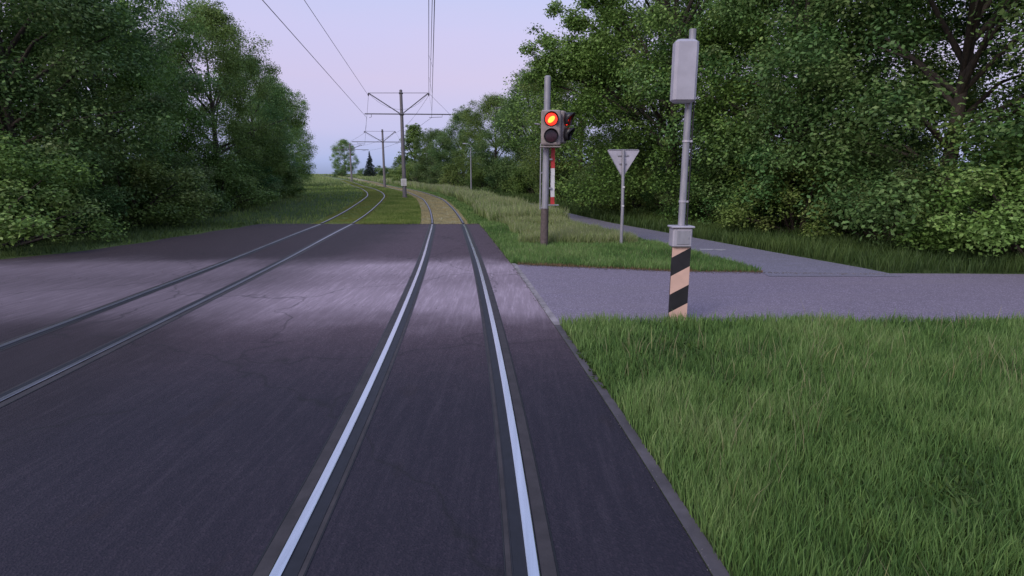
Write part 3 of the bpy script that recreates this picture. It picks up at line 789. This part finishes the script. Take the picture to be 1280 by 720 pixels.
# mast 1
Y1 = 47.2; bx1 = P(506, 248, Y1).x
pt = P(502.5, 112.8, Y1); zb = float(ht(Y1))
zc1 = P(500, 143, Y1).z - zb; zt1 = P(500, 116.5, Y1).z - zb
off = lambda px, py, Y, bx: P(px, py, Y).x - bx
make_mast(bx1, Y1, pt.z - zb, zc1, zt1, off(456.4, 142, Y1, bx1), off(564.3, 144.6, Y1, bx1), off(460.8, 115.5, Y1, bx1), off(536, 117, Y1, bx1),
          'nearest and tallest mast, with a white notice plate and V-braced arms')
Y2 = 81.8; bx2 = P(481, 234, Y2).x; zb2 = float(ht(Y2))
zc2 = P(478, 177.5, Y2).z - zb2; zt2 = P(478, 164.2, Y2).z - zb2
make_mast(bx2, Y2, P(478, 162, Y2).z - zb2, zc2, zt2, off(440, 177, Y2, bx2), off(502, 178.5, Y2, bx2), off(455.5, 164, Y2, bx2), off(494.3, 164.5, Y2, bx2),
          'middle distance mast left of the nearest one', 1.1, False)
Y3 = 118.; bx3 = P(439.5, 222, Y3).x; zb3 = float(ht(Y3))
make_mast(bx3, Y3, P(438, 180, Y3).z - zb3, P(438, 187, Y3).z - zb3, P(438, 181, Y3).z - zb3, -3.4, off(461, 188, Y3, bx3), -2.4, 2.4,
          'farthest mast at the left, just in front of the dark skyline tree', 1.15, False, True)
# wires
def wire(pts, label, name='overhead_wire', r=.012, cat='wire'):
    mb = MB()
    for p in pts: mb.tube(p, r, 5, cap=False)
    return tag(mb.build(name, M['wire']), label, cat, 'overhead line wires')
n1r = Vector((bx1 + off(536, 117, Y1, bx1), Y1 - .14, zb + zt1 - .2)); c1r = Vector((bx1 + off(540, 147, Y1, bx1), Y1 - .18, zb + zc1 - .26))
n1l = Vector((bx1 + off(460.8, 115.5, Y1, bx1), Y1 - .14, zb + zt1 - .2)); c1l = Vector((bx1 + off(459, 147, Y1, bx1), Y1 - .18, zb + zc1 - .26))
n2r = Vector((bx2 + off(494.3, 164.5, Y2, bx2), Y2, zb2 + zt2 - .2)); c2r = Vector((bx2 + off(493, 180, Y2, bx2), Y2, zb2 + zc2 - .3))
n2l = Vector((bx2 + off(455.5, 164, Y2, bx2), Y2, zb2 + zt2 - .2)); c2l = Vector((bx2 + off(456, 180, Y2, bx2), Y2, zb2 + zc2 - .3))
n3r = Vector((bx3 + 2.4, Y3, P(438, 181, Y3).z - .2)); c3r = Vector((bx3 + 2.6, Y3, P(438, 188, Y3).z))
n3l = Vector((bx3 - 2.4, Y3, P(438, 181, Y3).z - .2)); c3l = Vector((bx3 - 2.6, Y3, P(438, 188, Y3).z))
A = P(536, 2, 17.5); A2 = A + (A - n1r) * .75; A2.z = n1r.z + .1
Bc = P(543.2, 2, 15.8); B2 = Bc + (Bc - c1r) * .75; B2.z = c1r.z
def droppers(a, b, n=4, ta=.15, tb=.9):
    return [[a[int(len(a) * t)], b[int(len(b) * t)]] for t in np.linspace(ta, tb, n)]
la = sagline(n1r, A, .1, 20) + [A2]; lb = sagline(c1r, Bc, .0, 20) + [B2]
wire([la], 'left one of two close supporting wires above the near track', r=.011)
wire([[p + Vector((.10, 0, .02)) for p in la]], 'right one of two close supporting wires above the near track', r=.011)
wire([lb], 'contact wire above the near track, right of the two supporting wires', r=.013)
for k, t_ in ((3, 'lowest'), (9, 'middle'), (14, 'topmost')): wire([[la[k], lb[k]]], t_ + ' thin dropper between the supporting and contact wires above the near track', 'dropper_wire', .006)
wire([sagline(n1r, n2r, .5, 14)], 'supporting wire from the right arm of the nearest mast down to the middle mast')
wire([sagline(c1r, c2r, .0, 8)], 'contact wire from the right arm of the nearest mast to the middle mast')
wire([sagline(n1l, n2l, .5, 14)], 'supporting wire joining the left strut ends of the nearest and middle masts')
wire([sagline(c1l, c2l, .0, 8)], 'contact wire joining the left arms of the nearest and middle masts')
L0 = P(438, 86, 36.); L1 = n1l + (L0 - n1l) * 4.4; L1.z = n1l.z - .2
K0 = P(438, 124, 36.); K1 = c1l + (K0 - c1l) * 4.2; K1.z = c1l.z + .3
wire([[n1l, L0, L0 + (L0 - n1l) * 2.6]], 'upper wire sloping out to the left from the nearest mast')
wire([[c1l, K0, K0 + (K0 - c1l) * 2.6]], 'lower wire sloping out to the left from the nearest mast')
for a_, b_, t_ in ((n2r, n3r, 'right supporting'), (c2r, c3r, 'right contact'), (n2l, n3l, 'left supporting'), (c2l, c3l, 'left contact')): wire([sagline(a_, b_, .25, 8)], t_ + ' wire between the middle mast and the farthest mast', r=.014)

# ------------------------------------------------------------------ lamp posts on the path
def lamp(x, y, h, label, arm=False):
    e = empty('lamp_post', (x, y, float(ht(y)))); tag(e, label, 'lamp post', 'lamp posts along the cycle path')
    MB().tube([(0, 0, 0), (0, 0, h * .4), (0, 0, h)], [.085, .065, .045], 10).build('pole', M['galv'], e)
    MB().tube([(0, 0, 0), (0, 0, .5)], .10, 10).build('base_sleeve', M['galv'], e)
    b = MB()
    if arm: b.box((0, 0, h + .05), (.9, .28, .10), 0, .04)
    else: b.tube([(0, 0, h), (-.35, -.1, h + .12)], .035, 8).box((-.5, -.12, h + .13), (.55, .24, .10), 0, .04)
    b.build('lamp_head', M['signback'], e)
lamp(-4.05, 56.5, 4.7, 'slim lamp post in front of the dense hedgerow')
lamp(-14.1, 95, 5.0, 'small lamp post with a short flat head, right of the slender tree', True)
e = empty('marker_post', (-18.6, 104, float(ht(104)))); tag(e, 'short thin pale stake at the foot of the slender tree', 'post')
MB().tube([(0, 0, 0), (0, 0, 2.5)], [.06, .05], 8).build('stake', M['galv'], e)
MB().tube([(0, 0, 2.5), (0, 0, 2.6)], [.07, .02], 8).build('stake_tip', M['galv'], e)

# ------------------------------------------------------------------ tram signal
def visor(mb, c, r, L, out, mi=0, n=20, th=.012):
    """tunnel visor: open cylinder shell, longer at the top; out = outward unit vector (horizontal)"""
    out = Vector(out).normalized(); side = out.cross(Vector((0, 0, 1))).normalized(); up = Vector((0, 0, 1))
    vs = []
    for k in range(n + 1):
        t = math.radians(-50 + 280 * k / n)
        d = side * math.cos(t) + up * math.sin(t)
        ll = L * (.45 + .55 * max(0, math.sin(t)))
        for rr in (r, r + th):
            vs.append(Vector(c) + d * rr); vs.append(Vector(c) + d * rr + out * ll)
    fs = []
    for k in range(n):
        a = k * 4; q = a + 4
        fs += [(a, a + 1, q + 1, q), (a + 2, q + 2, q + 3, a + 3), (a + 1, a + 3, q + 3, q + 1), (a, q, q + 2, a + 2)]
    mb.add(vs, fs, mi, True)
def disc(mb, c, r, out, mi=0, n=24, sx=1.0, sz=1.0, rot=0.0):
    out = Vector(out).normalized(); side = out.cross(Vector((0, 0, 1))).normalized(); up = Vector((0, 0, 1))
    vs = [Vector(c) + out * r * .12]
    for k in range(n):
        t = 2 * math.pi * k / n; u = math.cos(t) * sx; w_ = math.sin(t) * sz
        u, w_ = u * math.cos(rot) - w_ * math.sin(rot), u * math.sin(rot) + w_ * math.cos(rot)
        vs.append(Vector(c) + side * u * r + up * w_ * r)
    mb.add(vs, [(0, k + 1, (k + 1) % n + 1) for k in range(n)], mi, True)
def signal_head(root, c, out, w_, h_, lit=True):
    """two-lamp head; c = centre of housing"""
    out = Vector(out).normalized(); rz = math.atan2(out.x, -out.y)
    hd = MB().box(c, (w_, .24, h_), 0, .035, -rz if False else math.atan2(out.y, out.x) + math.pi / 2).build('signal_head', M['housing'], root)
    fc = Vector(c) + out * .122
    pl = MB().box(fc, (w_ * .86, .012, h_ * .90), 0, .004, math.atan2(out.y, out.x) + math.pi / 2).build('face_plate', M['housing'], hd)
    for k, zz in enumerate((h_ * .235, -h_ * .235)):
        cc = fc + Vector((0, 0, zz)) + out * .012
        bm_ = MB(); disc(bm_, cc, h_ * .205, out, 0, 28, 1, 1); bm_.build('lamp_ring', M['black'], hd)
        ln = MB()
        disc(ln, cc + out * .034, h_ * .175, out, 0)
        lens = ln.build('lens', M['glow_red'] if (lit and k == 0) else M['chamber'], hd)
        if lit and k == 0 and out.y < -.5:
            g = MB(); disc(g, cc + out * .066 + Vector((0, 0, -.01)), h_ * .115, out, 0, 24, 1.05, .62, -.75 if out.y < 0 else .75)
            g.build('glowing_centre', M['glow_core'], hd)
        v = MB(); visor(v, cc + out * .005, h_ * .20, .17 if out.y < -.5 else .30, out); v.build('visor', M['black'], hd)
    return hd
SX, SY = 1.04, 18.15
tp = P(684, 96, SY); SZ = tp.z
sg = empty('signal_post', (SX, SY, 0)); tag(sg, 'grey signal post carrying a lit red lamp in a two-lamp head', 'traffic light')
MB().tube([(0, 0, .0), (.02, 0, 1.3), (.04, 0, 3.4), (.06, 0, SZ)], [.115, .11, .105, .10], 16).build('pole', M['galv'], sg)
MB().tube([(0, 0, -.05), (.018, 0, 1.28)], [.13, .122], 16).build('lower_sleeve', M['rust'], sg)
MB().tube([(.06, 0, SZ), (.06, 0, SZ + .03)], [.10, .07], 16).build('cap', M['galv'], sg)
MB().tube([(-.14, -.02, 1.25), (-.135, -.02, 3.3)], .02, 8).box((-.07, 0, 1.3), (.14, .03, .04)).box((-.06, 0, 2.4), (.14, .03, .04)).build('cable_conduit', M['galv'], sg)
hc = P(688.5, 160, SY - .25) - Vector((SX, SY, 0))
h1 = signal_head(sg, (hc.x, -.26, hc.z), (0, -1, 0), .60, 1.05)
for zz in (-.38, .38): MB().box((.08, -.12, hc.z + zz), (.12, .22, .05)).tube([(.045, 0, hc.z + zz - .04), (.045, 0, hc.z + zz + .04)], .125, 12).build('bracket', M['galv'], sg)
MB().tube([(-.18, -.1, hc.z + .12), (-.34, -.12, hc.z + .14)], .025, 6).build('cable_stub', M['galv'], sg)
MB().box((hc.x - .01, -.26, hc.z - .57), (.66, .30, .035), 0, .01).build('bottom_plate', M['housing'], sg)
# second head, turned towards the side road
c2 = P(701, 159, SY) - Vector((SX, SY, 0))
signal_head(sg, (c2.x + .03, .08, c2.z), (1, -.42, 0), .36, .98)
# red and white crossing board seen nearly edge on
b = MB(); zA = P(690, 255, SY + .1).z; zB = P(690, 183, SY + .1).z
bxo = P(688.7, 220, SY + .1).x - SX + .05
n = 8
for i in range(n):
    za = zA + (zB - zA) * i / n; zc_ = zA + (zB - zA) * (i + 1) / n - .002
    mi = 1 if (i in (0, 6, 7, 5)) else 0
    b.box((bxo, .06, (za + zc_) / 2), (.125, .05, zc_ - za), mi, 0, .1, -.05)
cb = b.build('crossing_board', [M['white'], M['red']], sg)
MB().box((bxo, .02, zA - .03), (.42, .16, .035), 0, .01).build('base_bracket', M['galv'], cb)
for z_ in (zA + .5, zB - .4): MB().box((bxo - .12, .0, z_), (.2, .04, .05)).build('board_bracket', M['galv'], cb)

# ------------------------------------------------------------------ give-way sign, seen from behind
gx_, gy_ = 3.60, 18.4
s = empty('give_way_sign', (gx_, gy_, 0)); tag(s, 'triangular road sign seen from behind, point down, on a thin grey post', 'road sign')
t0 = P(776.5, 187, gy_) - Vector((gx_, gy_, 0)); topz = P(777, 187, gy_).z; apz = P(777, 222, gy_).z
MB().tube([(.0, 0, -.05), (0, 0, 1.2), (-.04, 0, topz - .02)], [.055, .052, .05], 12).build('post', M['galv'], s)
MB().tube([(0, 0, -.02), (0, 0, .08)], [.09, .075], 12).build('footing', M['rust'], s)
hw = .53; cx = -.03
def tri(inset, y, mb, mi, yy):
    # rounded triangle plate
    pts = []
    cs_ = [(-hw + inset * 1.5, topz - inset), (hw - inset * 1.5, topz - inset), (0, apz + inset * 2)]
    cen = (0, (topz * 2 + apz) / 3)
    for i, (px_, pz_) in enumerate(cs_):
        pv = cs_[i - 1]; nx = cs_[(i + 1) % 3]
        for tt, q in ((.09, pv), (.03, pv), (.03, nx), (.09, nx)):
            f = tt
            x_ = px_ + (q[0] - px_) * f; z_ = pz_ + (q[1] - pz_) * f
            k = .012 if tt < .05 else 0
            x_ += (cen[0] - px_) * k; z_ += (cen[1] - pz_) * k
            pts.append((x_, z_))
    nn_ = len(pts)
    vs = [(cx + x_, y, z_) for x_, z_ in pts] + [(cx + x_, yy, z_) for x_, z_ in pts]
    mb.add(vs, [tuple(range(nn_))[::-1], tuple(range(nn_, 2 * nn_))] + [(i, (i + 1) % nn_, (i + 1) % nn_ + nn_, i + nn_) for i in range(nn_)], mi)
pb = MB(); tri(0, .062, pb, 0, .068); plate = pb.build('sign_plate', M['signback'], s)
# folded rim
rb = MB()
cs_ = [(-hw, topz), (hw, topz), (0, apz)]
for i in range(3):
    a_, c_ = cs_[i], cs_[(i + 1) % 3]
    a2 = (a_[0] + (c_[0] - a_[0]) * .05, a_[1] + (c_[1] - a_[1]) * .05); c2_ = (c_[0] + (a_[0] - c_[0]) * .05, c_[1] + (a_[1] - c_[1]) * .05)
    rb.tube([(cx + a2[0], .05, a2[1]), (cx + c2_[0], .05, c2_[1])], .013, 6)
rb.build('rim', M['galv'], plate)
fb = MB(); tri(.0, .070, fb, 0, .072); tri(.09, .0735, fb, 1, .0745); fb.build('sign_face', [M['red'], M['white']], plate)
for z_, w_ in ((.18, .36), (.44, .24)): MB().box((cx, .045, topz - z_), (w_, .03, .05), 0, .005).build('clamp', M['galv'], s)
for z_ in (1.95, 1.35): MB().box((0, -.055, z_), (.07, .012, .05)).build('sticker', M['white'], s)

# ------------------------------------------------------------------ striped post at the right, by the near corner of the side road
qx, qy = 2.64, 8.75
q = empty('striped_signal_post', (qx, qy, 0)); tag(q, 'signal post at the near road corner with a pale and black striped guard', 'signal post')
MB().tube([(0, 0, -.05), (0, 0, 4.4)], [.055, .05], 14).build('pole', M['galv'], q)
MB().tube([(.075, -.03, 1.5), (.07, -.03, 2.6), (.075, -.02, 3.4), (.0, -.08, 3.6)], .012, 6).build('cable', M['black'], q)
for z_ in (1.9, 2.8): MB().tube([(0, 0, z_), (0, 0, z_ + .03)], .062, 14).box((.03, -.02, z_ + .015), (.10, .04, .03)).build('strap', M['signback'], q)
zt_, zb_ = P(838, 52, qy).z, P(838, 130, qy).z
MB().box((-.12, -.10, (zt_ + zb_) / 2), (.34, .22, zt_ - zb_), 0, .04).build('signal_head', M['signback'], q)
for dz_ in (.24, -.24):
    vv = MB(); visor(vv, (-.12, .0, (zt_ + zb_) / 2 + dz_), .11, .16, (0, 1, 0)); vv.build('visor', M['black'], q)
za_, zc2_ = P(836, 308, qy).z, P(836, 284, qy).z
MB().box((-.01, -.02, (za_ + zc2_) / 2), (.30, .24, zc2_ - za_), 0, .02).box((-.01, -.02, zc2_ + .012), (.35, .29, .03), 0, .008).build('control_box', M['signback'], q)
g = MB(); W = .29; z0_, z1_ = .03, za_ - .005; ns = 3.2; y_ = -.085
# diagonal stripes cut as real faces on the plate
k = 0; pitch_ = (z1_ - z0_) / 4.0; sl = .16
zz = z0_ - sl
def cl(v): return min(z1_, max(z0_, v))
while zz < z1_:
    l0, l1 = cl(zz), cl(zz + pitch_); r0, r1 = cl(zz + sl), cl(zz + sl + pitch_)
    g.add([(-W / 2, y_, l0), (W / 2, y_, r0), (W / 2, y_, r1), (-W / 2, y_, l1)], [(0, 1, 2, 3)], k % 2)
    zz += pitch_; k += 1
g.box((0, -.068, (z0_ + z1_) / 2), (W, .03, z1_ - z0_), 1)
MB().box((0, -.145, (za_ + zc2_) / 2), (.20, .008, (zc2_ - za_) * .7), 0, .003).box((.075, -.152, (za_ + zc2_) / 2), (.015, .012, .03)).build('box_lid', M['galv'], q)
g.build('striped_guard', [M['peach'], M['black']], q)

# ------------------------------------------------------------------ sky and sun
w = bpy.data.worlds.new('World'); sc.world = w; w.use_nodes = True
nt = w.node_tree; bg = nt.nodes['Background']
tc = nt.nodes.new('ShaderNodeTexCoord'); sp = nt.nodes.new('ShaderNodeSeparateXYZ'); nt.links.new(tc.outputs['Generated'], sp.inputs[0])
def s2l(c): return tuple(((v / 255 + .055) / 1.055) ** 2.4 if v > 10 else v / 255 / 12.92 for v in c)
S = lambda d: (math.sin(math.radians(d)) + 1) / 2
mr = math_(nt, 'ADD', math_(nt, 'MULTIPLY', sp.outputs[2], .5), .5)
cr = ramp(nt, mr, [(S(-20), (.05, .05, .06)), (S(-1), s2l((120, 135, 165))), (S(1.5), s2l((166, 182, 232))), (S(4.5), s2l((190, 190, 236))), (S(9), s2l((207, 196, 233))),
                   (S(13), s2l((205, 200, 240))), (S(18), s2l((192, 202, 244))), (S(40), s2l((178, 195, 240))), (S(90), s2l((160, 182, 238)))])
cn = noise(nt, 2.2, 4, None, .5); nmap = cn.node
mpp = nt.nodes.new('ShaderNodeMapping'); mpp.inputs['Scale'].default_value = (1, 1, 4.5); nt.links.new(tc.outputs['Generated'], mpp.inputs[0]); nt.links.new(mpp.outputs[0], nmap.inputs['Vector'])
cr = mixc(nt, math_(nt, 'MULTIPLY', ramp(nt, cn, [(.45, (0, 0, 0)), (.75, (1, 1, 1))]), .22), cr, s2l((222, 200, 226)))
nt.links.new(cr, bg.inputs[0]); bg.inputs[1].default_value = .96
sky = nt.nodes.new('ShaderNodeTexSky'); sky.sky_type = 'NISHITA'; sky.sun_disc = False
SUN_EL, SUN_AZ = 6.0, 215.0        # behind the camera, to the left
sky.sun_elevation = math.radians(SUN_EL); sky.sun_rotation = math.radians(SUN_AZ)
bg2 = nt.nodes.new('ShaderNodeBackground'); nt.links.new(sky.outputs[0], bg2.inputs[0]); bg2.inputs[1].default_value = .022
ad = nt.nodes.new('ShaderNodeAddShader'); nt.links.new(bg.outputs[0], ad.inputs[0]); nt.links.new(bg2.outputs[0], ad.inputs[1])
nt.links.new(ad.outputs[0], nt.nodes['World Output'].inputs[0])
sd = bpy.data.lights.new('sun', 'SUN'); sun = bpy.data.objects.new('sun', sd); col.objects.link(sun)
sd.energy = 2.3; sd.angle = math.radians(28); sd.color = (1, .93, .84)
az = math.radians(SUN_AZ); el = math.radians(38)
dirv = Vector((math.sin(az) * math.cos(el), math.cos(az) * math.cos(el), math.sin(el)))
sun.rotation_euler = dirv.to_track_quat('Z', 'Y').to_euler()
sky.sun_elevation = math.radians(24) if False else math.radians(SUN_EL)

sc.view_settings.view_transform = 'Standard'; sc.view_settings.look = 'None'; sc.view_settings.exposure = 0
sc.render.engine = 'CYCLES'
sc.cycles.use_denoising = True
sc.cycles.max_bounces = 6
